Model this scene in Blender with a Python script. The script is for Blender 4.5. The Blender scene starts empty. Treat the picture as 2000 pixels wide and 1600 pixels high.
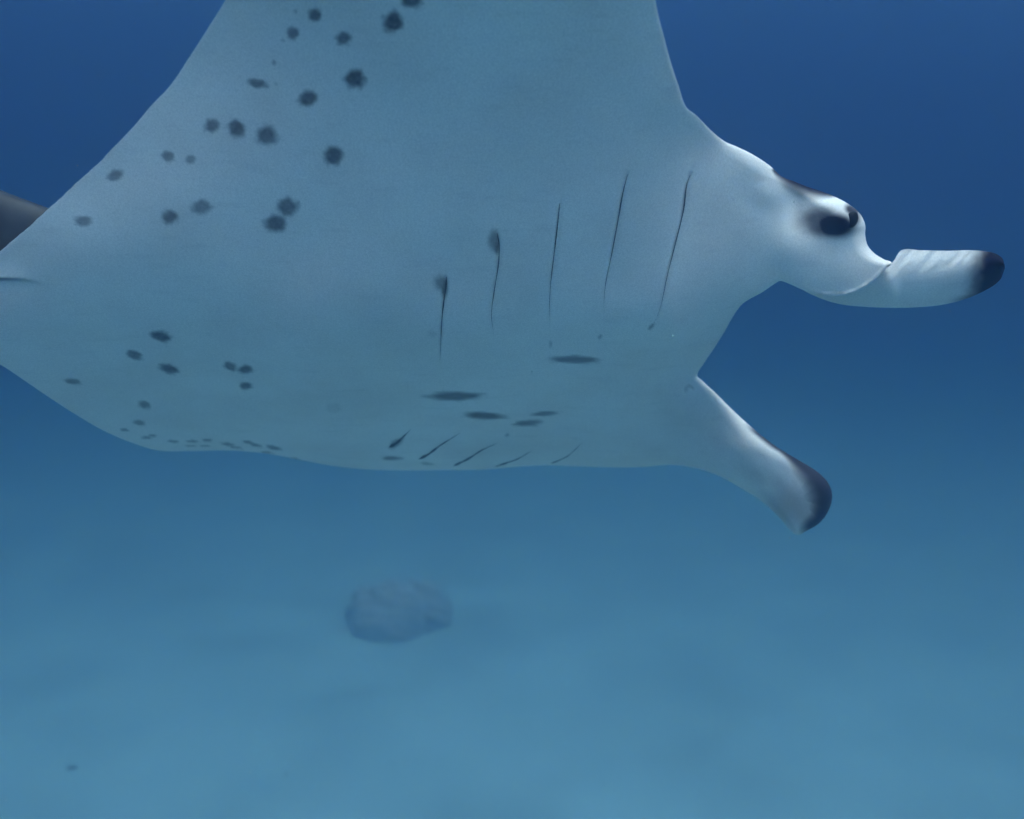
import bpy, bmesh, math, random
import numpy as np
from mathutils import Vector, Matrix

random.seed(7); rng = np.random.default_rng(7)
scene = bpy.context.scene
C = scene.collection

# ------------------------------------------------------------------ camera
PITCH = math.radians(-12.0)
HCAM = 7.2                                   # eye height over the sand
F = 1900.0                                   # focal length in photograph pixels (2000 wide)
cd = bpy.data.cameras.new('camera'); cam = bpy.data.objects.new('camera', cd); C.objects.link(cam)
cam.location = (0, 0, HCAM); cam.rotation_euler = (math.radians(90) + PITCH, 0, 0)
cd.sensor_fit = 'HORIZONTAL'; cd.sensor_width = 36.0; cd.lens = 36.0 * F / 2000.0
cd.dof.use_dof = True; cd.dof.focus_distance = 1.95; cd.dof.aperture_fstop = 2.2
cd.clip_start = 0.02; cd.clip_end = 2000
scene.camera = cam

# ------------------------------------------------------------------ light
SUN_EL, SUN_AZ = math.radians(74.5), math.radians(155)     # azimuth measured from +Y towards +X
w = bpy.data.worlds.new('World'); scene.world = w; w.use_nodes = True
nt = w.node_tree; nt.nodes.clear()
sky = nt.nodes.new('ShaderNodeTexSky'); sky.sky_type = 'NISHITA'; sky.sun_disc = False
sky.sun_elevation = SUN_EL; sky.sun_rotation = SUN_AZ
bg = nt.nodes.new('ShaderNodeBackground'); bg.inputs['Strength'].default_value = 0.06
wo = nt.nodes.new('ShaderNodeOutputWorld')
nt.links.new(sky.outputs[0], bg.inputs[0]); nt.links.new(bg.outputs[0], wo.inputs[0])
sd = bpy.data.lights.new('sun', 'SUN'); sun = bpy.data.objects.new('sun', sd); C.objects.link(sun)
sd.energy = 2.0; sd.angle = math.radians(70); sd.color = (1.0, 0.96, 0.9)
sdir = Vector((math.sin(SUN_AZ) * math.cos(SUN_EL), math.cos(SUN_AZ) * math.cos(SUN_EL), math.sin(SUN_EL)))
sun.rotation_euler = sdir.to_track_quat('Z', 'Y').to_euler()
sun.location = (0, 0, 30)
scene.view_settings.view_transform = 'Standard'; scene.view_settings.look = 'None'
scene.view_settings.gamma = 1.0; scene.view_settings.exposure = 2.44
scene.view_settings.use_curve_mapping = False
cy = scene.cycles
cy.max_bounces = 16; cy.diffuse_bounces = 4; cy.volume_bounces = 12; cy.glossy_bounces = 2
cy.transparent_max_bounces = 8; cy.use_denoising = True
try: cy.caustics_reflective = False; cy.caustics_refractive = False
except Exception: pass

# ------------------------------------------------------------------ helpers
cp, sp = math.cos(PITCH), math.sin(PITCH)
def unproject(px, py, z):
    """photograph pixel + distance along the view axis -> world point (numpy arrays)"""
    px = np.asarray(px, float); py = np.asarray(py, float); z = np.asarray(z, float)
    x = (px - 1000) / F * z; v = (800 - py) / F * z
    return np.stack([x, z * cp - v * sp, HCAM + z * sp + v * cp], -1)
def on_sand(px, py, ground=0.0):
    d = unproject(px, py, 1.0) - np.array([0, 0, HCAM])
    t = (ground - HCAM) / d[2]
    return np.array([0, 0, HCAM]) + d * t
def sstep(a, b, x):
    t = np.clip((x - a) / (b - a), 0, 1); return t * t * (3 - 2 * t)
def value_noise(x, y, seed=0):
    xi = np.floor(x).astype(np.int64); yi = np.floor(y).astype(np.int64); fx = x - xi; fy = y - yi
    def h(a, b):
        n = (a * 374761393 + b * 668265263 + seed * 974711) & 0x7fffffff
        n = ((n ^ (n >> 13)) * 1274126177) & 0x7fffffff
        return ((n ^ (n >> 16)) & 0xffff) / 65535.0
    fx = fx * fx * (3 - 2 * fx); fy = fy * fy * (3 - 2 * fy)
    return (h(xi, yi) * (1 - fx) + h(xi + 1, yi) * fx) * (1 - fy) + (h(xi, yi + 1) * (1 - fx) + h(xi + 1, yi + 1) * fx) * fy
def fbm(x, y, seed=0, o=4):
    s = 0; a = 0.5
    for k in range(o):
        s = s + a * value_noise(x * 2 ** k + 17.3 * k, y * 2 ** k + 5.1 * k, seed + k); a *= 0.5
    return s
def mesh_obj(name, verts, faces, mat, parent=None, smooth=True, attrs=None):
    me = bpy.data.meshes.new(name)
    me.from_pydata([tuple(v) for v in verts], [], [tuple(f) for f in faces]); me.update()
    if attrs:
        for k, a in attrs.items():
            at = me.attributes.new(k, 'FLOAT', 'POINT'); at.data.foreach_set('value', np.asarray(a, np.float32))
    if smooth: me.polygons.foreach_set('use_smooth', [True] * len(me.polygons))
    me.materials.append(mat)
    o = bpy.data.objects.new(name, me); C.objects.link(o)
    if parent: o.parent = parent; o.matrix_parent_inverse = parent.matrix_world.inverted()
    return o
def tag(o, label, cat, group=None):
    o['label'] = label; o['category'] = cat
    if group: o['group'] = group
def new_mat(name):
    m = bpy.data.materials.new(name); m.use_nodes = True
    n = m.node_tree; b = n.nodes['Principled BSDF']
    return m, n, b
def catmull(P, step):
    """closed or open polyline through P (rows of k values) resampled about every `step` px"""
    P = np.asarray(P, float); out = []
    n = len(P)
    for i in range(n - 1):
        p0 = P[max(i - 1, 0)]; p1 = P[i]; p2 = P[i + 1]; p3 = P[min(i + 2, n - 1)]
        L = np.hypot(*(p2 - p1)[:2]); k = max(1, int(round(L / step)))
        d02 = np.hypot(*(p2 - p0)[:2]) + 1e-6; d13 = np.hypot(*(p3 - p1)[:2]) + 1e-6
        m1 = (p2 - p0) / d02 * L; m2 = (p3 - p1) / d13 * L
        for t in np.arange(k) / k:
            out.append((2*t**3-3*t**2+1)*p1 + (t**3-2*t**2+t)*m1 + (-2*t**3+3*t**2)*p2 + (t**3-t**2)*m2)
    out.append(P[-1]); return np.array(out)

# ------------------------------------------------------------------ materials
# sand
m_sand, n, b = new_mat('carbonate_sand')
tc = n.nodes.new('ShaderNodeTexCoord')
nz = n.nodes.new('ShaderNodeTexNoise'); nz.inputs['Scale'].default_value = 0.55; nz.inputs['Detail'].default_value = 6
rp = n.nodes.new('ShaderNodeValToRGB')
rp.color_ramp.elements[0].position = 0.30; rp.color_ramp.elements[0].color = (0.29, 0.38, 0.345, 1)
rp.color_ramp.elements[1].position = 0.62; rp.color_ramp.elements[1].color = (0.385, 0.51, 0.48, 1)
n.links.new(tc.outputs['Object'], nz.inputs['Vector']); n.links.new(nz.outputs['Fac'], rp.inputs['Fac'])
n2 = n.nodes.new('ShaderNodeTexNoise'); n2.inputs['Scale'].default_value = 9; n2.inputs['Detail'].default_value = 8
bp = n.nodes.new('ShaderNodeBump'); bp.inputs['Strength'].default_value = 0.5; bp.inputs['Distance'].default_value = 0.03
n.links.new(tc.outputs['Object'], n2.inputs['Vector']); n.links.new(n2.outputs['Fac'], bp.inputs['Height'])
n.links.new(bp.outputs[0], b.inputs['Normal']); n.links.new(rp.outputs[0], b.inputs['Base Color'])
b.inputs['Roughness'].default_value = 0.95; b.inputs['Specular IOR Level'].default_value = 0.1

# manta skin: pigment attribute drives white belly -> near-black back and spots
m_skin, n, b = new_mat('manta_skin')
at = n.nodes.new('ShaderNodeAttribute'); at.attribute_name = 'pigment'
tc = n.nodes.new('ShaderNodeTexCoord')
nz = n.nodes.new('ShaderNodeTexNoise'); nz.inputs['Scale'].default_value = 7; nz.inputs['Detail'].default_value = 7
n.links.new(tc.outputs['Object'], nz.inputs['Vector'])
rp = n.nodes.new('ShaderNodeValToRGB')
rp.color_ramp.elements[0].position = 0.3; rp.color_ramp.elements[0].color = (0.86, 0.74, 0.66, 1)
rp.color_ramp.elements[1].position = 0.62; rp.color_ramp.elements[1].color = (0.92, 0.81, 0.73, 1)
n.links.new(nz.outputs['Fac'], rp.inputs['Fac'])
mx = n.nodes.new('ShaderNodeMix'); mx.data_type = 'RGBA'
# fine skin grain and faint broad mottling over the white
gr = n.nodes.new('ShaderNodeTexNoise'); gr.inputs['Scale'].default_value = 330; gr.inputs['Detail'].default_value = 2
bl = n.nodes.new('ShaderNodeTexNoise'); bl.inputs['Scale'].default_value = 2.6; bl.inputs['Detail'].default_value = 5
sc_ = n.nodes.new('ShaderNodeTexNoise'); sc_.inputs['Scale'].default_value = 9; sc_.inputs['Detail'].default_value = 3
mp = n.nodes.new('ShaderNodeMapping'); mp.inputs['Scale'].default_value = (1.0, 5.0, 7.0); mp.inputs['Rotation'].default_value = (0.2, 0.35, 0.1)
n.links.new(tc.outputs['Object'], gr.inputs['Vector']); n.links.new(tc.outputs['Object'], bl.inputs['Vector'])
n.links.new(tc.outputs['Object'], mp.inputs['Vector']); n.links.new(mp.outputs[0], sc_.inputs['Vector'])
def rng_node(src, lo, hi, f0=.3, f1=.7):
    q_ = n.nodes.new('ShaderNodeMapRange'); q_.inputs['From Min'].default_value = f0; q_.inputs['From Max'].default_value = f1
    q_.inputs['To Min'].default_value = lo; q_.inputs['To Max'].default_value = hi; n.links.new(src.outputs['Fac'], q_.inputs['Value']); return q_
def times(a, b_):
    q_ = n.nodes.new('ShaderNodeMath'); q_.operation = 'MULTIPLY'; n.links.new(a.outputs[0], q_.inputs[0]); n.links.new(b_.outputs[0], q_.inputs[1]); return q_
gm = times(times(rng_node(gr, .88, 1.06), rng_node(bl, .94, 1.04)), rng_node(sc_, .955, 1.01, .28, .42))
tint = n.nodes.new('ShaderNodeVectorMath'); tint.operation = 'SCALE'
n.links.new(rp.outputs[0], tint.inputs[0]); n.links.new(gm.outputs[0], tint.inputs['Scale'])
n.links.new(at.outputs['Fac'], mx.inputs['Factor']); n.links.new(tint.outputs[0], mx.inputs['A'])
mx.inputs['B'].default_value = (0.014, 0.013, 0.026, 1)
n.links.new(mx.outputs['Result'], b.inputs['Base Color'])
n3 = n.nodes.new('ShaderNodeTexNoise'); n3.inputs['Scale'].default_value = 160; n3.inputs['Detail'].default_value = 4
bp = n.nodes.new('ShaderNodeBump'); bp.inputs['Strength'].default_value = 0.12; bp.inputs['Distance'].default_value = 0.004
n.links.new(tc.outputs['Object'], n3.inputs['Vector']); n.links.new(n3.outputs['Fac'], bp.inputs['Height'])
n.links.new(bp.outputs[0], b.inputs['Normal'])
b.inputs['Roughness'].default_value = 0.6; b.inputs['Specular IOR Level'].default_value = 0.06

m_dark, n, b = new_mat('manta_dark_skin')
tc = n.nodes.new('ShaderNodeTexCoord'); nz = n.nodes.new('ShaderNodeTexNoise'); nz.inputs['Scale'].default_value = 14; nz.inputs['Detail'].default_value = 6
rp = n.nodes.new('ShaderNodeValToRGB')
rp.color_ramp.elements[0].position = 0.35; rp.color_ramp.elements[0].color = (0.006, 0.006, 0.008, 1)
rp.color_ramp.elements[1].position = 0.75; rp.color_ramp.elements[1].color = (0.03, 0.03, 0.034, 1)
n.links.new(tc.outputs['Object'], nz.inputs['Vector']); n.links.new(nz.outputs['Fac'], rp.inputs['Fac']); n.links.new(rp.outputs[0], b.inputs['Base Color'])
b.inputs['Roughness'].default_value = 0.6

m_slit, n, b = new_mat('gill_dark')
b.inputs['Base Color'].default_value = (0.07, 0.07, 0.08, 1); b.inputs['Roughness'].default_value = 0.8
m_eye, n, b = new_mat('eye_black')
b.inputs['Base Color'].default_value = (0.006, 0.006, 0.008, 1); b.inputs['Roughness'].default_value = 0.5; b.inputs['Specular IOR Level'].default_value = 0.15

m_coral, n, b = new_mat('coral_rock')
tc = n.nodes.new('ShaderNodeTexCoord'); nz = n.nodes.new('ShaderNodeTexNoise'); nz.inputs['Scale'].default_value = 4; nz.inputs['Detail'].default_value = 8
rp = n.nodes.new('ShaderNodeValToRGB')
rp.color_ramp.elements[0].position = 0.35; rp.color_ramp.elements[0].color = (0.30, 0.30, 0.26, 1)
rp.color_ramp.elements[1].position = 0.7; rp.color_ramp.elements[1].color = (0.43, 0.43, 0.37, 1)
n.links.new(tc.outputs['Object'], nz.inputs['Vector']); n.links.new(nz.outputs['Fac'], rp.inputs['Fac']); n.links.new(rp.outputs[0], b.inputs['Base Color'])
b.inputs['Roughness'].default_value = 0.95

m_rock = m_coral.copy(); m_rock.name = 'algae_rock'
_e = [q for q in m_rock.node_tree.nodes if q.type == 'VALTORGB'][0].color_ramp.elements
_e[0].color = (0.12, 0.12, 0.10, 1); _e[1].color = (0.24, 0.23, 0.19, 1)

# ------------------------------------------------------------------ seabed
R = 170.0; N = 260
t = np.linspace(-1, 1, N); k = 5.2
ax = R * np.sinh(k * t) / math.sinh(k)
gx, gy = np.meshgrid(ax, ax + 9.0)
def sand_height(x, y):
    fade = np.exp(-(np.hypot(x, y - 9) / 40.0) ** 2)
    return fade * (0.22 * (fbm(x * 0.28 + 9, y * 0.28 + 3, 11, 4) - 0.47) + 0.03 * (fbm(x * 1.7, y * 1.7, 5, 3) - 0.44))
gz = sand_height(gx, gy)
idx = np.arange(N * N).reshape(N, N)
sf = np.stack([idx[:-1, :-1], idx[:-1, 1:], idx[1:, 1:], idx[1:, :-1]], -1).reshape(-1, 4)
seabed = mesh_obj('seabed', np.stack([gx, gy, gz], -1).reshape(-1, 3).tolist(), sf.tolist(), m_sand)
seabed['kind'] = 'structure'

# ------------------------------------------------------------------ the manta ray
manta = bpy.data.objects.new('manta_ray', None); C.objects.link(manta)
manta.location = unproject(800, 760, 2.3); manta.empty_display_size = 0.3
tag(manta, 'large white bellied manta ray with dark spots swimming above the pale sand', 'manta ray')
bpy.context.view_layer.update()

# outline: px, py, w (width of the rounded border, px), r (how far it rolls back, m)
O = [
 # right wing trailing edge (from the tip, above the frame, down to the tail)
 (600,-805,10,.012),(585,-780,8,.002),(600,-690,6,.0006),(600,-560,6,.0006),(570,-400,6,.0006),(520,-210,6,.0006),(478,-90,6,.0006),(440,0,6,.0006),(402,62,6,.0006),
 (366,118,6,.0006),(332,168,6,.0006),(296,206,6,.0006),(262,246,6,.0006),(225,285,6,.0006),(190,320,6,.0006),(142,365,6,.0006),(95,408,6,.0006),(50,448,6,.0006),(0,490,6,.0006),
 (-60,535,6,.0006),(-120,572,10,.012),(-190,598,12,.02),(-250,612,14,.03),(-300,622,14,.03),(-310,634,14,.03),(-280,646,14,.03),
 # left wing trailing edge, partly edge-on
 (-190,652,14,.03),(-120,664,10,.015),(-60,684,8,.002),(0,712,8,.002),(50,745,8,.002),(100,779,8,.002),(150,811,8,.002),(200,840,8,.002),(255,864,8,.015),(310,880,10,.02),
 # belly silhouette
 (370,881,26,.10),(450,880,30,.12),(520,886,30,.12),(590,899,30,.12),(650,910,30,.13),(720,917,30,.14),(800,919,30,.14),(880,918,30,.14),
 (950,917,30,.14),(1005,912,30,.14),(1060,909,30,.14),(1130,911,30,.12),(1200,913,30,.10),(1255,912,30,.08),(1310,908,30,.06),
 # left head lobe
 (1360,915,30,.05),(1405,930,28,.05),(1450,955,26,.045),(1490,981,22,.04),(1525,1014,16,.03),(1548,1040,10,.02),(1560,1044,10,.02),(1577,1036,14,.03),(1600,1022,20,.04),
 (1617,1000,24,.045),(1625,975,26,.05),(1623,955,26,.05),(1612,936,26,.05),(1590,917,26,.05),(1555,896,26,.035),(1510,868,28,.034),(1465,832,28,.034),(1428,798,26,.03),(1398,768,22,.026),
 (1372,744,14,.03),(1362,733,12,.03),
 # mouth edge
 (1375,710,10,.02),(1395,680,10,.02),(1414,650,10,.02),(1432,618,10,.02),(1447,597,10,.02),(1458,588,10,.02),(1490,570,10,.02),(1515,553,10,.02),(1524,549,10,.02),
 # rim of the right head lobe
 (1540,554,8,.015),(1570,567,6,.01),(1604,576,5,.006),(1640,578,5,.006),(1675,569,5,.006),(1707,548,5,.006),(1732,523,5,.006),(1742,514,6,.008),
 (1727,507,14,.03),(1708,495,22,.05),(1695,480,26,.06),(1690,460,28,.06),(1690,440,30,.06),(1682,421,34,.07),(1665,404,36,.07),(1640,389,34,.07),
 (1610,376,30,.06),(1580,366,24,.05),(1550,354,14,.03),(1527,345,12,.03),
 # shoulder and leading edge of the right wing
 (1505,325,26,.026),(1472,303,28,.024),(1440,287,26,.018),(1415,276,22,.01),(1388,254,16,.005),(1362,227,12,.0025),(1340,208,12,.0025),(1325,166,12,.0025),(1310,120,12,.0025),
 (1297,72,12,.0025),(1286,30,12,.0025),(1280,0,12,.0025),(1268,-110,12,.0025),(1235,-250,12,.0025),(1165,-410,12,.0025),(1050,-560,12,.0025),(890,-690,12,.02),(730,-775,10,.015),(640,-808,10,.012),(600,-805,10,.012)]
B = catmull(O, 1.6)
BX, BY, BW, BR = B[:, 0], B[:, 1], B[:, 2], B[:, 3]
kk = np.ones(17) / 17
def smooth_ring(a): return np.convolve(np.concatenate([a[-17:], a, a[:17]]), kk, 'same')[17:-17]
BW = smooth_ring(BW); BR = smooth_ring(BR)
# a little raggedness on the long trailing edge
_e = np.cumsum(np.r_[0, np.hypot(np.diff(BX), np.diff(BY))]); _k = sstep(1150, 1250, _e) * (1 - sstep(1850, 1950, _e)) * (BX < 460)
BX = BX + _k * 7.0 * (fbm(_e / 34., _e * 0 + 2.5, 41, 3) - .44); BY = BY + _k * 6.0 * (fbm(_e / 34., _e * 0 + 2.5, 41, 3) - .44)
H = 3.0
x0, x1, y0, y1 = -330, 1770, -830, 1070
lx = np.arange(x0, x1 + H, H); ly = np.arange(y0, y1 + H, H)
LX, LY = np.meshgrid(lx, ly)
def inside(px, py):
    res = np.zeros(px.shape, bool)
    n_ = len(BX)
    for i in range(n_ - 1):
        ya, yb = BY[i], BY[i + 1]
        if ya == yb: continue
        lo, hi = (ya, yb) if ya < yb else (yb, ya)
        r0 = np.searchsorted(ly, lo, 'left'); r1 = np.searchsorted(ly, hi, 'left')
        for r_ in range(r0, r1):
            xc = BX[i] + (ly[r_] - ya) / (yb - ya) * (BX[i + 1] - BX[i])
            res[r_] ^= (px[r_] < xc)
    return res
INS = inside(LX, LY)
# distance to outline for every lattice point near/inside
flat = np.argwhere(np.ones_like(LX, bool))
PX = LX.ravel(); PY = LY.ravel()
D = np.full(PX.shape, 1e9); NI = np.zeros(PX.shape, int)
cand = np.where(INS.ravel())[0]
# also the neighbours just outside
grow = INS.copy()
grow[1:] |= INS[:-1]; grow[:-1] |= INS[1:]; g2 = grow.copy(); grow[:, 1:] |= g2[:, :-1]; grow[:, :-1] |= g2[:, 1:]
cand = np.where(grow.ravel())[0]
for s in range(0, len(cand), 2500):
    c_ = cand[s:s + 4000]
    d2 = (PX[c_, None] - BX[None]) ** 2 + (PY[c_, None] - BY[None]) ** 2
    j = d2.argmin(1); NI[c_] = j; D[c_] = np.sqrt(d2[np.arange(len(c_)), j])
ins = INS.ravel()
SD = np.where(ins, D, -D)
# snap lattice points close to the outline onto it
near = np.abs(SD) < 0.62 * H
VX = PX.copy(); VY = PY.copy()
VX[near] = BX[NI[near]]; VY[near] = BY[NI[near]]
keep = (ins & ~near) | near
ni, nj = LX.shape
ID = np.arange(ni * nj).reshape(ni, nj)
q = np.stack([ID[:-1, :-1], ID[1:, :-1], ID[1:, 1:], ID[:-1, 1:]], -1).reshape(-1, 4)
kq = keep[q]; cnt = kq.sum(1)
quads = q[cnt == 4]; q3 = q[cnt == 3]; k3 = kq[cnt == 3]
tris = np.array([row[m] for row, m in zip(q3, k3)])
# drop faces whose corners are all on the outline (they lie outside or are slivers)
on = near
def cen_inside(fc):
    cx = VX[fc].mean(1); cyy = VY[fc].mean(1)
    res = np.zeros(len(fc), bool)
    for a in range(len(BX) - 1):
        ya, yb = BY[a], BY[a + 1]
        if ya == yb: continue
        m = ((ya > cyy) != (yb > cyy))
        if m.any():
            xc = BX[a] + (cyy[m] - ya) / (yb - ya) * (BX[a + 1] - BX[a])
            res[np.where(m)[0][cx[m] < xc]] ^= True
    return res
def clean(fc):
    allon = on[fc].all(1); k_ = np.ones(len(fc), bool)
    ii = np.where(allon)[0]
    if len(ii): k_[ii] = cen_inside(fc[ii])
    return fc[k_]
quads = clean(quads); tris = clean(tris)
def flat_area(fc):
    x_, y_ = VX[fc], VY[fc]; return .5 * (x_ * np.roll(y_, -1, 1) - np.roll(x_, -1, 1) * y_).sum(1)
_s = np.sign(np.median(flat_area(quads)))
quads = quads[_s * flat_area(quads) > .05 * H * H]; tris = tris[_s * flat_area(tris) > .03 * H * H]   # no folded slivers on the outline
used = np.unique(np.concatenate([quads.ravel(), tris.ravel()]))
remap = -np.ones(len(PX), int); remap[used] = np.arange(len(used))
quads = remap[quads]; tris = remap[tris]
U, V = VX[used], VY[used]; d_edge = np.where(near[used], 0.0, D[used]); wI = BW[NI[used]]; rI = BR[NI[used]]

# depth controls: px, py, distance from the camera plane (m)
DC = np.array([
 (-310,634,2.02),(-200,600,1.98),(-100,560,1.94),(0,490,1.90),(0,550,1.93),(0,620,1.98),(0,712,2.10),(-120,664,2.04),
 (150,358,1.85),(300,202,1.80),(440,0,1.73),(150,500,1.89),(150,620,1.99),(150,720,2.13),(150,811,2.28),
 (300,450,1.86),(300,600,1.97),(300,700,2.11),(300,800,2.32),(300,870,2.50),
 (600,0,1.70),(600,300,1.79),(600,500,1.87),(600,640,1.97),(600,740,2.13),(600,820,2.34),(600,885,2.58),
 (900,0,1.67),(900,200,1.74),(900,400,1.81),(900,550,1.89),(900,640,1.97),(900,710,2.08),(900,790,2.27),(900,860,2.50),(900,908,2.70),
 (1200,0,1.69),(1200,200,1.77),(1200,400,1.85),(1200,550,1.92),(1200,640,2.00),(1200,720,2.15),(1200,800,2.33),(1200,870,2.52),(1200,905,2.64),
 (1300,100,1.75),(1340,208,1.81),(1415,280,1.89),(1525,345,1.965),(1470,330,1.915),
 (1400,450,1.92),(1450,550,1.99),(1455,590,2.04),(1363,735,2.28),(1400,668,2.15),(1320,650,2.03),(1500,430,1.955),
 (1560,430,1.985),(1600,430,1.97),(1650,440,1.965),(1680,450,1.99),(1640,520,1.975),(1640,575,2.005),(1530,545,2.01),(1730,515,2.0),(1580,560,2.0),(1540,480,1.975),
 (1330,800,2.36),(1330,850,2.46),(1400,795,2.36),(1320,895,2.55),(1380,880,2.45),(1465,845,2.355),(1450,880,2.365),(1420,918,2.45),(1490,965,2.42),(1500,915,2.36),(1555,910,2.365),(1570,960,2.38),(1605,960,2.38),(1600,1000,2.41),(1545,1025,2.44),
 (1100,-400,1.47),(800,-300,1.54),(700,-750,1.32),(500,-200,1.65),(900,-600,1.38),(600,-600,1.42)])
_m = DC[:, 1] < 540               # the raised wing leans out over the viewer
DC[_m, 2] -= np.minimum(.22, .00029 * (540 - DC[_m, 1]))
def tps(P, val, X, Y, lam=0.002):
    sx = 500.0; a = P / sx; n_ = len(a)
    def ker(r2): return 0.5 * r2 * np.log(r2 + 1e-12)
    K = ker(((a[:, None] - a[None]) ** 2).sum(-1)) + lam * np.eye(n_)
    Q = np.c_[np.ones(n_), a]
    A = np.block([[K, Q], [Q.T, np.zeros((3, 3))]])
    sol = np.linalg.solve(A, np.r_[val, 0, 0, 0])
    out = np.empty(len(X))
    for s in range(0, len(X), 20000):
        q_ = np.c_[X[s:s+20000], Y[s:s+20000]] / sx
        out[s:s+20000] = ker(((q_[:, None] - a[None]) ** 2).sum(-1)) @ sol[:n_] + sol[n_] + q_ @ sol[n_+1:]
    return out
depth_base = lambda X, Y: tps(DC[:, :2], DC[:, 2], np.asarray(X, float), np.asarray(Y, float))
Z = depth_base(U, V)
# rounded border
tt = np.clip(1 - d_edge / np.maximum(wI, 1), 0, 1)
Z += rI * (1 - np.sqrt(np.clip(1 - tt ** 2, 0, 1)))

def seg_dist(X, Y, pts):
    """distance to a polyline, signed side, position 0..1 along it"""
    pts = np.asarray(pts, float); L = np.r_[0, np.cumsum(np.hypot(*np.diff(pts, axis=0).T))]
    bd = np.full(X.shape, 1e9); bs = np.zeros(X.shape); bt = np.zeros(X.shape)
    for i in range(len(pts) - 1):
        a, b_ = pts[i], pts[i + 1]; e = b_ - a; l2 = e @ e
        t_ = np.clip(((X - a[0]) * e[0] + (Y - a[1]) * e[1]) / l2, 0, 1)
        dx = X - a[0] - t_ * e[0]; dy = Y - a[1] - t_ * e[1]; d_ = np.hypot(dx, dy)
        m = d_ < bd
        bd = np.where(m, d_, bd); bs = np.where(m, np.sign(e[0] * dy - e[1] * dx), bs)
        bt = np.where(m, (L[i] + t_ * np.sqrt(l2)) / L[-1], bt)
    return bd, bs, bt

# gill slits: polyline in px (dark end first), half width px
GILLS = [
 ([(872,540),(871,560),(868,580),(863,625),(861,665),(859,710)], 3.6),
 ([(971,455),(975,480),(973,520),(965,570),(960,615),(965,660)], 3.0),
 ([(1093,397),(1090,430),(1083,490),(1075,560),(1073,610),(1073,645)], 2.6),
 ([(1226,340),(1217,375),(1208,425),(1196,490),(1182,560),(1179,625)], 2.8),
 ([(1348,342),(1341,362),(1335,410),(1318,480),(1303,540),(1290,600),(1278,630),(1270,642)], 3.0),
 ([(760,874),(774,866),(784,857),(803,838)], 4.2),
 ([(818,897),(836,888),(860,870),(900,845)], 3.2),
 ([(886,910),(915,896),(940,880),(975,864)], 3.2),
 ([(964,913),(990,904),(1010,897),(1043,878)], 2.4),
 ([(1068,908),(1090,900),(1110,890),(1140,862)], 1.5)]
pig = np.zeros(len(U))
def dab(cx, cy, rx, ry, ang=0, s=0.85, soft=0.44, rag=0.36):
    ca, sa = math.cos(math.radians(ang)), math.sin(math.radians(ang))
    m = np.where((np.abs(U - cx) < 3 * max(rx, ry)) & (np.abs(V - cy) < 3 * max(rx, ry)))[0]
    dx = U[m] - cx; dy = V[m] - cy
    a = (dx * ca + dy * sa) / rx; b_ = (-dx * sa + dy * ca) / ry
    r_ = np.hypot(a, b_); r_ = r_ * (1 + rag * 2 * (fbm(a * 1.7 + cx, b_ * 1.7 + cy, 31, 3) - 0.44))
    g = s * (1 - sstep(1 - soft, 1 + soft, r_)) * (0.86 + 0.28 * fbm(a * 2.5 + cy, b_ * 2.5, 8, 2))
    pig[m] = np.maximum(pig[m], np.clip(g, 0, 1))
SPOTS = [ # px, py, rx, ry, angle, darkness
 (805,0,20,16,0,.88),(767,43,20,19,-30,.92),(616,29,12,12,0,.85),(572,65,11,11,-40,.8),(671,74,15,12,0,.82),(692,154,18,19,0,.92),
 (502,163,18,9,10,.78),(601,192,19,15,-15,.88),(415,246,14,12,0,.74),(462,251,18,15,40,.80),(520,265,19,19,30,.82),(650,304,18,17,0,.86),
 (328,305,12,10,10,.66),(372,312,9,8,0,.58),(225,343,15,10,-20,.68),(162,432,16,9,-5,.68),(332,423,15,13,0,.76),(393,405,18,13,0,.66),
 (562,405,19,18,0,.80),(538,436,20,16,-10,.84),(535,122,4,5,0,.5),(540,165,3,3,0,.3),(553,79,4,3,0,.35),(577,22,4,4,0,.35),
 (315,657,20,10,15,.86),(262,693,16,8,15,.76),(330,721,20,8,15,.82),(142,745,15,6,8,.66),(449,715,12,8,30,.78),(479,722,15,8,-4,.80),(481,754,12,7,0,.82),
 (282,790,12,7,15,.70),(272,826,12,4.5,8,.62),(244,840,9,2.8,8,.6),(287,855,10,2.8,0,.6),(298,851,8,2.4,0,.6),(338,862,10,2.6,5,.62),(375,862,10,2.6,0,.62),(405,860,10,2.6,0,.62),
 (445,868,12,3,8,.66),(485,864,11,3,10,.66),(500,870,12,3,8,.66),(535,875,14,4,10,.72),(460,874,12,2.4,8,.6),(520,884,15,2.6,6,.6),(372,871,9,1.8,0,.5),(400,871,10,1.8,0,.5),(577,897,10,2.4,4,.5),
 (1124,703,42,7.5,2,.76),(888,774,50,8,0,.80),(946,812,38,7,3,.80),(1030,827,26,5.5,-5,.72),(1063,808,25,4.5,-4,.66),(765,895,19,3.4,0,.72),(835,906,14,2.4,3,.45),
 (652,797,14,10,0,.14),(845,652,9,7,0,.14),(990,850,4,3,-30,.5)]
for s_ in SPOTS: dab(*s_[:5], s=s_[5] * .95)
# pigment smears beside the first slits
dab(965,470,11,20,0,.62,.6,.2); dab(970,482,6,14,0,.7,.5,.2); dab(862,553,13,14,10,.62,.6,.2); dab(868,562,7,18,0,.7,.5,.2)
dab(1172,658,5,3,-50,.5); dab(1272,638,8,3,-45,.6); dab(774,866,15,5.5,-35,.7,.5); dab(768,872,9,4,-20,.5); dab(1075,673,3,7,0,.3)
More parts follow.
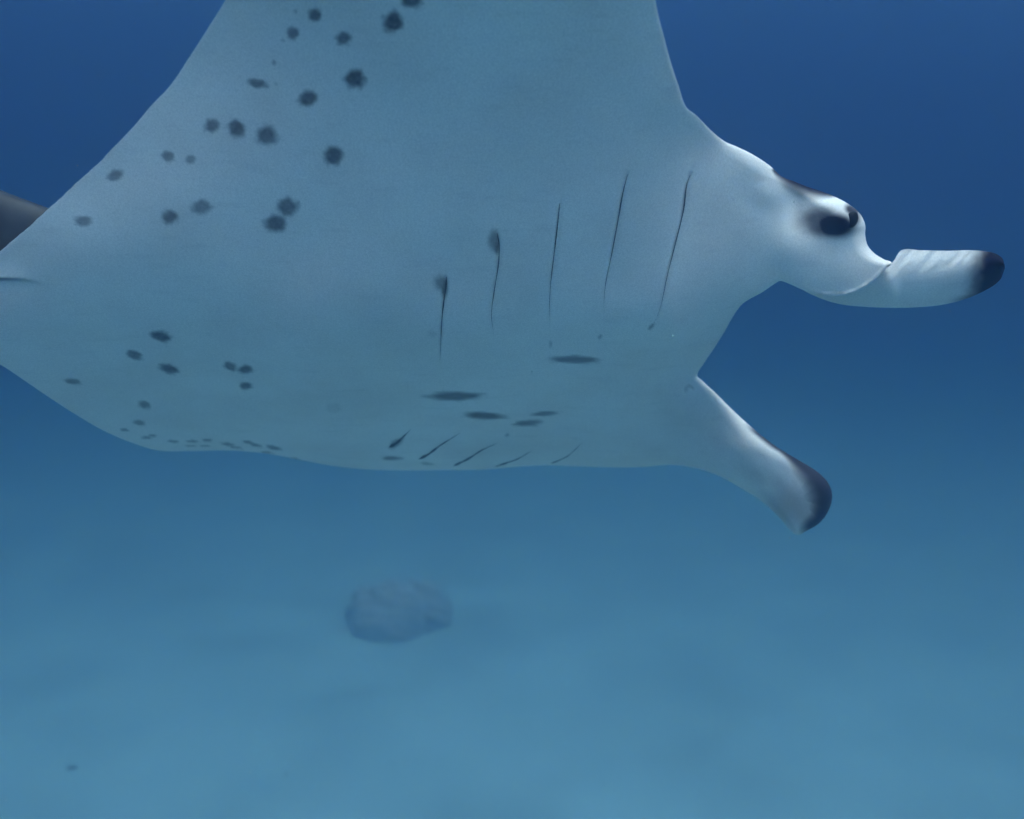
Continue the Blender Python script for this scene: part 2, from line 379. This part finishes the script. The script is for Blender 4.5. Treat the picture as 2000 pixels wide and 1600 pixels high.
# gill flaps: a slight step and groove along each slit
for pts, hw in GILLS:
    m = np.where((np.abs(U - np.mean([p[0] for p in pts])) < 130) & (np.abs(V - np.mean([p[1] for p in pts])) < 200))[0]
    d_, s_, t_ = seg_dist(U[m], V[m], pts)
    env = np.sin(np.pi * np.clip(0.12 + 0.88 * t_, 0, 1)) ** 0.7
    big = 1.0 if pts[0][1] < 700 else 0.6
    Z[m] += big * 0.0035 * env * np.exp(-(d_ / 6.0) ** 2)
    Z[m] -= big * 0.0045 * env * np.exp(-(d_ / 26.0) ** 2) * (s_ > 0)
# pelvic fin fold at the rear; crease and shadow below it painted as pigment
FOLD = [(-200,590),(-130,566),(-70,550),(-20,545),(20,545),(50,547),(75,552),(100,561)]
d_, s_, t_ = seg_dist(U, V, FOLD)
Z -= 0.008 * (s_ < 0) * np.exp(-d_ / 26.0) * (1 - sstep(.7, 1, t_)) * (d_ < 130)
pig = np.maximum(pig, .8 * np.exp(-(d_ / (3.2)) ** 2) * (1 - sstep(.62, .98, t_)))
pig = np.maximum(pig, .35 * (s_ > 0) * np.exp(-(d_ / 9) ** 2) * (1 - sstep(.3, .8, t_)))
for fl, a in (([(60,640),(150,655),(240,668)], .0035), ([(20,690),(120,668),(200,640)], .002)):
    d_, s_, t_ = seg_dist(U, V, fl); Z += a * np.exp(-(d_ / 7) ** 2) * np.sin(np.pi * t_)
# dark back showing over the head, head blotch, eye ring
d_, s_, t_ = seg_dist(U, V, [(1512,333),(1550,352),(1580,364),(1630,380)])
pig = np.maximum(pig, 1.0 * (1 - sstep(.1, 1, d_ / (7 + 28 * np.sin(np.pi * np.clip(t_, 0, 1)) ** .8))))
dab(1608,434,48,29,6,.95,.6,.15); dab(1630,440,38,24,0,1.2,.5,.1)
d_, s_, t_ = seg_dist(U, V, [(1612,446),(1640,452),(1656,446),(1668,430),(1668,414),(1660,408)])
pig = np.maximum(pig, .95 * (1 - sstep(3, 18, d_)))
# lobe: dark tip, dark upper edge, faint grey flush, painted shade in the hollow at its root
d_, s_, t_ = seg_dist(U, V, [(1452,822),(1510,868),(1555,896),(1590,917),(1612,936),(1625,965),(1622,995),(1606,1020),(1592,1030)])
wd = 9 + 54 * sstep(.30, .70, t_) * (1 - .55 * sstep(.8, 1, t_))
pig = np.maximum(pig, .97 * sstep(0, .12, t_) * (1 - sstep(.25, 1.3, d_ / wd)))
dab(1555,985,55,40,35,.45,.9,.2); dab(1490,935,50,16,30,.16,.8,.3); dab(1330,800,40,50,0,.10,.9,.2)
d_, s_, t_ = seg_dist(U, V, [(1338,764),(1340,757),(1346,753),(1352,758)])
Z += .004 * np.exp(-(d_ / 4) ** 2); pig = np.maximum(pig, .3 * (1 - sstep(1, 4.5, d_)))
# bulge of eye and head, hollow before it, thin lip on the lobe rim
def bump(cx, cy, rx, ry, a):
    global Z
    Z = Z - a * np.exp(-((U - cx) / rx) ** 2 - ((V - cy) / ry) ** 2)
bump(1655, 425, 34, 30, .022); bump(1505, 375, 34, 34, .012); bump(1560, 395, 26, 30, -.012)
bump(1640, 402, 26, 10, .006)
d_, s_, t_ = seg_dist(U, V, [(1560,563),(1604,576),(1640,578),(1675,569),(1707,548),(1732,523),(1742,514)])
Z -= .007 * np.exp(-(d_ / 3.4) ** 2) * sstep(0, .25, t_)
# soft muscle undulation of the belly
Z += 0.012 * (fbm(U / 260., V / 260., 3, 3) - 0.45)

# back (dorsal) sheet
dm, _, tm = seg_dist(U, V, [(-250,630),(200,640),(700,720),(1100,760),(1360,760)])
dl, _, _ = seg_dist(U, V, [(1560,450),(1640,500)])
T = 0.035 + 0.20 * np.exp(-(dm / 190.) ** 2) * sstep(-.05, .3, tm) + 0.06 * np.exp(-(dl / 90.) ** 2)
prof = np.sqrt(np.clip(1 - (1 - np.clip(d_edge / 90., 0, 1)) ** 2, 0, 1))
ZB = Z + T * prof + 0.004
ZB[d_edge == 0] = Z[d_edge == 0]
front = unproject(U, V, Z)
bi = np.arange(len(U))
back = unproject(U[bi], V[bi], ZB[bi])
bmap = np.arange(len(U)); bmap[bi] = len(U) + np.arange(len(bi))
verts = [front, back]; faces = quads.tolist() + tris.tolist()
faces += bmap[quads[:, ::-1]].tolist() + bmap[tris[:, ::-1]].tolist()
pigs = [pig, np.ones(len(bi))]
nv = len(U) + len(bi)

def grid_island(P3, pg, closed=False):
    """P3: (a, b, 3) rows of points; adds quads to the body mesh"""
    global nv
    a, b_ = P3.shape[:2]
    g = np.arange(a * b_).reshape(a, b_) + nv
    if closed: g = np.c_[g, g[:, :1]]
    f = np.stack([g[:-1, :-1], g[:-1, 1:], g[1:, 1:], g[1:, :-1]], -1).reshape(-1, 4)
    verts.append(P3.reshape(-1, 3)); faces.extend(f.tolist()); pigs.append(np.asarray(pg, float).ravel()); nv += a * b_

# left wing, reaching away from the camera and up: closed sections from root to tip
LEc = catmull([(1240,840,2.80),(1235,790,2.95),(1215,690,3.2),(1140,590,3.55),(1030,520,3.85),(930,490,4.0)], 12)
TEc = catmull([(380,836,2.72),(440,800,2.88),(560,735,3.1),(700,640,3.45),(810,555,3.8),(905,492,4.0)], 12)
ns = 40
le = np.array([np.interp(np.linspace(0, 1, ns), np.linspace(0, 1, len(LEc)), LEc[:, k_]) for k_ in range(3)]).T
te = np.array([np.interp(np.linspace(0, 1, ns), np.linspace(0, 1, len(TEc)), TEc[:, k_]) for k_ in range(3)]).T
le3 = unproject(*le.T); te3 = unproject(*te.T)
nc = 48; th = np.linspace(0, 2 * np.pi, nc, endpoint=False)
cc = 0.5 + 0.5 * np.cos(th)                             # 1 at leading edge
rows = []; pr = []
for i in range(ns):
    s_ = i / (ns - 1); ch = le3[i] - te3[i]
    spn = (le3[min(i+1, ns-1)] - le3[max(i-1, 0)]) + (te3[min(i+1, ns-1)] - te3[max(i-1, 0)])
    nrm = np.cross(ch, spn); nrm /= np.linalg.norm(nrm) + 1e-9
    if nrm[2] < 0: nrm = -nrm
    hh = np.sin(th) * (0.05 * (1 - s_) + 0.008) * np.sqrt(np.clip(1 - s_ ** 6, 0.02, 1))
    rows.append(te3[i] + cc[:, None] * ch + hh[:, None] * nrm + (0.05 * (1 - s_)) * nrm); pr.append((np.sin(th) > 0.05) * 1.0)
grid_island(np.array(rows), np.array(pr), closed=True)

# inner tongue of the right head lobe, unrolled forward with a dark tip
lowE = catmull([(1535,545),(1580,573),(1635,593),(1700,600),(1770,601),(1830,597),(1880,586),(1925,567),(1953,547),(1962,526)], 4)
uppE = catmull([(1570,500),(1620,506),(1670,508),(1710,508),(1740,514),(1761,489),(1800,489),(1850,490),(1900,489),(1940,494),(1957,504),(1962,517)], 4)
na, nb = 150, 60
def resamp(c, n_):
    L = np.r_[0, np.cumsum(np.hypot(*np.diff(c, axis=0).T))]; q_ = np.linspace(0, L[-1], n_)
    return np.c_[np.interp(q_, L, c[:, 0]), np.interp(q_, L, c[:, 1])]
# match the two edges by px so that the cross lines stay upright
def edge_at(c, xs):
    return np.interp(xs, np.maximum.accumulate(c[:, 0] + np.arange(len(c)) * 1e-6), c[:, 1])
tx = 1 - (1 - np.linspace(0, 1, na)) ** 1.6
xs = 1535 + tx * (1962.5 - 1535)
yl = edge_at(lowE, xs); yu = np.where(xs < 1570, 500 + (1570 - xs) * 0.9, edge_at(uppE, xs))
yl[-1] = yu[-1] = 522
def tongue(back_off):
    P = np.zeros((na, nb, 3)); pg = np.zeros((na, nb))
    for i in range(na):
        v = np.linspace(0, 1, nb)                        # 0 lower edge, 1 upper edge
        py = yl[i] + (yu[i] - yl[i]) * v; px = np.full(nb, xs[i])
        f_ = (xs[i] - 1535) / 425
        zc = 2.035 - 0.03 * f_
        z = zc + 0.07 * (1 - np.clip(v / .85, 0, 1)) ** 2 + 0.006 * np.clip((v - .35) / .65, 0, 1) ** 2
        rip = sstep(.45, .8, v) * sstep(1700, 1770, px) * (1 - sstep(1880, 1930, px))
        z = z + rip * 0.007 * (fbm((px + py * .9) / 16., (py - px * .5) / 60., 77, 3) - .44)
        edge = np.clip(np.minimum(v, 1 - v) / .12, 0, 1) * np.clip((1 - tx[i]) / .02, 0, 1)
        z = z + back_off * (0.002 + 0.022 * edge)
        P[i] = unproject(px, py, z)
        q_ = (px - 1903) / 30. + (py - 520) / 90. * .6
        tipd = sstep(-.9, .9, q_ + .5 * (fbm(px / 14., py / 14., 4, 2) - .4))
        low = .8 * sstep(1840, 1900, px) * (1 - sstep(.02, .16, v))
        pg[i] = np.maximum(tipd, low)
    return P, pg
Pf, gf = tongue(0); Pb, gb = tongue(1)
grid_island(Pf, gf); grid_island(Pb[:, ::-1], np.maximum(gb[:, ::-1], .6))
# close its border
for a_, b_ in ((Pf[:, 0], Pb[:, 0]), (Pb[:, -1], Pf[:, -1])):
    k_ = 0 if a_ is Pf[:, 0] else -1
    grid_island(np.stack([b_, a_], 1), np.stack([gf[:, k_], gf[:, k_]], 1))

# tail whip
tp = catmull([(-250,632,2.04),(-330,640,2.05),(-480,640,2.1),(-700,620,2.2),(-950,610,2.3),(-1200,640,2.4)], 20)
t3 = unproject(tp[:, 0], tp[:, 1], tp[:, 2] + .03)
rows = []
for i in range(len(t3)):
    dvec = t3[min(i + 1, len(t3) - 1)] - t3[max(i - 1, 0)]; dvec /= np.linalg.norm(dvec)
    a_ = np.cross(dvec, [0, 0, 1]); a_ /= np.linalg.norm(a_); b_ = np.cross(dvec, a_)
    r_ = 0.026 * (1 - i / (len(t3) - 1)) ** .8 + .002
    th8 = np.linspace(0, 2 * np.pi, 10, endpoint=False)
    rows.append(t3[i] + r_ * (np.cos(th8)[:, None] * a_ + np.sin(th8)[:, None] * b_))
grid_island(np.array(rows), np.ones((len(t3), 10)) * .9, closed=True)

body = mesh_obj('body', np.concatenate(verts).tolist(), faces, m_skin, manta, attrs={'pigment': np.concatenate(pigs)})

# dorsal fin behind the trailing edge
fin_u = catmull([(170,440),(95,407),(50,390),(0,371),(-50,352),(-100,345),(-130,360),(-140,400)], 6)
fin_l = catmull([(170,520),(120,540),(60,550),(0,560),(-50,565),(-90,570),(-115,560),(-138,420)], 6)
n1 = 60
fu = resamp(fin_u, n1); fl_ = resamp(fin_l, n1)
def fin(sgn):
    P = np.zeros((n1, 24, 3))
    for i in range(n1):
        v = np.linspace(0, 1, 24)                        # 0 top edge
        px = fu[i, 0] + (fl_[i, 0] - fu[i, 0]) * v; py = fu[i, 1] + (fl_[i, 1] - fu[i, 1]) * v
        half = 0.008 + 0.03 * np.sqrt(np.clip(1 - (1 - np.clip(v / .28, 0, 1)) ** 2, 0, 1)); half = half * np.clip(min(i, n1 - 1 - i) / 6., 0, 1) ** .5
        half[0] = 0
        P[i] = unproject(px, py, 2.14 + .02 * (px / 100.) * 0 - sgn * half + .0)
    return P
Pa, Pc = fin(1), fin(-1)
g1 = np.arange(n1 * 24).reshape(n1, 24); g2 = g1 + n1 * 24
fq = [np.stack([g[:-1, :-1], g[:-1, 1:], g[1:, 1:], g[1:, :-1]], -1).reshape(-1, 4) for g in (g1, g2[:, ::-1])]
df = mesh_obj('dorsal_fin', np.concatenate([Pa.reshape(-1, 3), Pc.reshape(-1, 3)]).tolist(), np.concatenate(fq).tolist(), m_dark, manta)
bm = bmesh.new(); bm.from_mesh(df.data); bmesh.ops.remove_doubles(bm, verts=bm.verts, dist=1e-4); bmesh.ops.recalc_face_normals(bm, faces=bm.faces); bm.to_mesh(df.data); bm.free()
df['label'] = 'dark grey dorsal fin showing behind the wing edge'

# gill slits lie in their grooves: slender dark leaves
def surf_z(px, py):
    px = np.asarray(px); py = np.asarray(py); out = np.zeros(len(px))
    for i, (a, b_) in enumerate(zip(px, py)):
        j = np.argpartition((U - a) ** 2 + (V - b_) ** 2, 8)[:8]
        wt = 1 / ((U[j] - a) ** 2 + (V[j] - b_) ** 2 + .5); out[i] = (Z[j] * wt).sum() / wt.sum()
    return out
for gi, (pts, hw) in enumerate(GILLS):
    c = catmull(pts, 4); n_ = len(c)
    tan = np.gradient(c, axis=0); tan /= np.linalg.norm(tan, axis=1)[:, None]; nn = np.c_[-tan[:, 1], tan[:, 0]]
    t_ = np.linspace(0, 1, n_)
    wdt = (.33 if gi < 5 else .70) * hw * (np.clip(t_ / .10, 0, 1) ** .7) * (1 - t_) ** 1.1 + .22 * (1 - sstep(.7, 1, t_)) + .02
    wdt = wdt * (1 + .25 * np.sin(t_ * 23 + gi))
    rows = []
    for k_, off in enumerate((-1, 0, 1)):
        p = c + nn * (off * wdt)[:, None]
        z = surf_z(p[:, 0], p[:, 1]) - (0.0025 if off else 0.0032)
        rows.append(unproject(p[:, 0], p[:, 1], z))
    P = np.stack(rows, 1); g = np.arange(n_ * 3).reshape(n_, 3)
    f = np.stack([g[:-1, :-1], g[1:, :-1], g[1:, 1:], g[:-1, 1:]], -1).reshape(-1, 4)
    mesh_obj('gill_slit', P.reshape(-1, 3).tolist(), f.tolist(), m_slit, manta)
# eye
ez = surf_z([1661], [427])[0]
bm = bmesh.new(); bmesh.ops.create_uvsphere(bm, u_segments=24, v_segments=14, radius=0.017)
for v in bm.verts: v.co.x *= .7; v.co.y *= .55
me = bpy.data.meshes.new('eye'); bm.to_mesh(me); bm.free(); me.materials.append(m_eye)
for p in me.polygons: p.use_smooth = True
eye = bpy.data.objects.new('eye', me); C.objects.link(eye)
eye.location = unproject(1664, 429, ez + .004); eye.rotation_euler = (0, math.radians(14), 0)
eye.parent = manta; eye.matrix_parent_inverse = manta.matrix_world.inverted()

# ------------------------------------------------------------------ coral head far off on the sand
def lump_mesh(cx, cy, w_, d_, h_, seed, seg=48, rings=26):
    vs = []; fs = []
    for r in range(rings + 1):
        ph = r / rings * math.pi * .5
        for s in range(seg):
            a = 2 * math.pi * s / seg
            nx, ny, nz_ = math.cos(a) * math.cos(ph), math.sin(a) * math.cos(ph), math.sin(ph)
            k_ = 1 + .55 * (float(fbm(np.array([nx * 1.6 + 3 * nz_ + seed]), np.array([ny * 1.6 + 2.1 * nz_ + seed * 1.7]), seed, 4)[0]) - .45)
            k_ += .10 * (float(fbm(np.array([nx * 6 + 5 * nz_]), np.array([ny * 6 - 4 * nz_]), seed + 9, 2)[0]) - .4)
            vs.append((cx + nx * w_ / 2 * k_, cy + ny * d_ / 2 * k_, nz_ ** .8 * h_ * k_ - .08))
    for r in range(rings):
        for s in range(seg):
            fs.append((r * seg + s, r * seg + (s + 1) % seg, (r + 1) * seg + (s + 1) % seg, (r + 1) * seg + s))
    return vs, fs
base = on_sand(770, 1250)
sc = np.linalg.norm(base - np.array([0, 0, HCAM])) / F
reef = bpy.data.objects.new('coral_outcrop', None); C.objects.link(reef); reef.location = base
tag(reef, 'dark rounded coral head standing alone far off on the sand', 'coral')
bpy.context.view_layer.update()
for (ox, oy, ww, hh, sd_) in ((-15, 0, 160, 100, 3), (40, .2, 130, 84, 8), (-85, -.1, 120, 16, 14), (-60, .4, 90, 70, 33)):
    vs, fs = lump_mesh(base[0] + ox * sc, base[1] + .5 + oy, ww * sc, ww * sc * .9, hh * sc, sd_)
    o = mesh_obj('coral_lump', vs, fs, m_coral, reef)

# rubble on the near sand
RUB = [(140,1498,20),(560,1508,11),(768,1487,8),(1180,1530,9)]
for i, (px, py, sz) in enumerate(RUB):
    p = on_sand(px, py); s_ = np.linalg.norm(p - np.array([0, 0, HCAM])) / F * sz
    gz_ = float(sand_height(np.array([p[0]]), np.array([p[1]]))[0])
    vs, fs = lump_mesh(0, 0, s_, s_ * .8, s_ * .30, 20 + i, 14, 6)
    vs = [(a, b_, c + .08 - s_ * .05) for a, b_, c in vs]
    o = mesh_obj('coral_rock', vs, fs, m_rock); o.location = (p[0], p[1], gz_); o.rotation_euler[2] = i * 1.3
    tag(o, ['dark coral rock on the near sand, the largest of the few scattered there', 'tiny dark coral rock lying on the pale sand'][i > 0], 'rock', 'small rocks on the sand')

# ------------------------------------------------------------------ drifting specks in the water
m_snow, n, b = new_mat('drifting_speck')
b.inputs['Base Color'].default_value = (0.45, 0.44, 0.40, 1); b.inputs['Roughness'].default_value = 0.9
octv = np.array([(1,0,0),(-1,0,0),(0,1,0),(0,-1,0),(0,0,1),(0,0,-1)], float)
octf = np.array([(0,2,4),(2,1,4),(1,3,4),(3,0,4),(2,0,5),(1,2,5),(3,1,5),(0,3,5)])
sv, sf_ = [], []
for i in range(900):
    zz = rng.uniform(.6, 1) * 5.2 * rng.uniform(.25, 1) ** .5
    p = unproject(rng.uniform(-300, 2300), rng.uniform(-300, 1900), zz)
    if p[2] < .3: continue
    r_ = rng.uniform(.35, 1.0) ** 2 * .0022
    sv.append(p + octv * r_ * rng.uniform(.6, 1.3, (6, 3))); sf_.append(octf + 6 * len(sf_))
snow = mesh_obj('drifting_specks', np.concatenate(sv).tolist(), np.concatenate(sf_).tolist(), m_snow, smooth=False)
snow['kind'] = 'stuff'; snow['label'] = 'pale specks of plankton drifting in the blue water'; snow['category'] = 'plankton'

# ------------------------------------------------------------------ the water itself
bm = bmesh.new(); bmesh.ops.create_cube(bm, size=1.0)
for v in bm.verts:
    v.co.x *= 420; v.co.y *= 420; v.co.z = -1.2 if v.co.z < 0 else 21.0
me = bpy.data.meshes.new('haze'); bm.to_mesh(me); bm.free()
hz = bpy.data.objects.new('haze', me); C.objects.link(hz); hz['kind'] = 'stuff'
mw = bpy.data.materials.new('sea_water'); mw.use_nodes = True; n = mw.node_tree; n.nodes.clear()
pv = n.nodes.new('ShaderNodeVolumePrincipled'); ou = n.nodes.new('ShaderNodeOutputMaterial')
n.links.new(pv.outputs[0], ou.inputs['Volume'])
SC, AB = (0.0325, 0.050, 0.076), (0.076, 0.052, 0.0375)          # scattering and absorption per metre, r g b
den = max(s + a for s, a in zip(SC, AB)) * 1.0001
pv.inputs['Color'].default_value = [s / den for s in SC] + [1]
pv.inputs['Absorption Color'].default_value = [max(0.0, 1 - a / (den - s)) ** 2 for s, a in zip(SC, AB)] + [1]
pv.inputs['Density'].default_value = den
pv.inputs['Density Attribute'].default_value = ''
pv.inputs['Anisotropy'].default_value = 0.9
me.materials.append(mw)
try: mw.cycles.homogeneous_volume = True
except Exception: pass
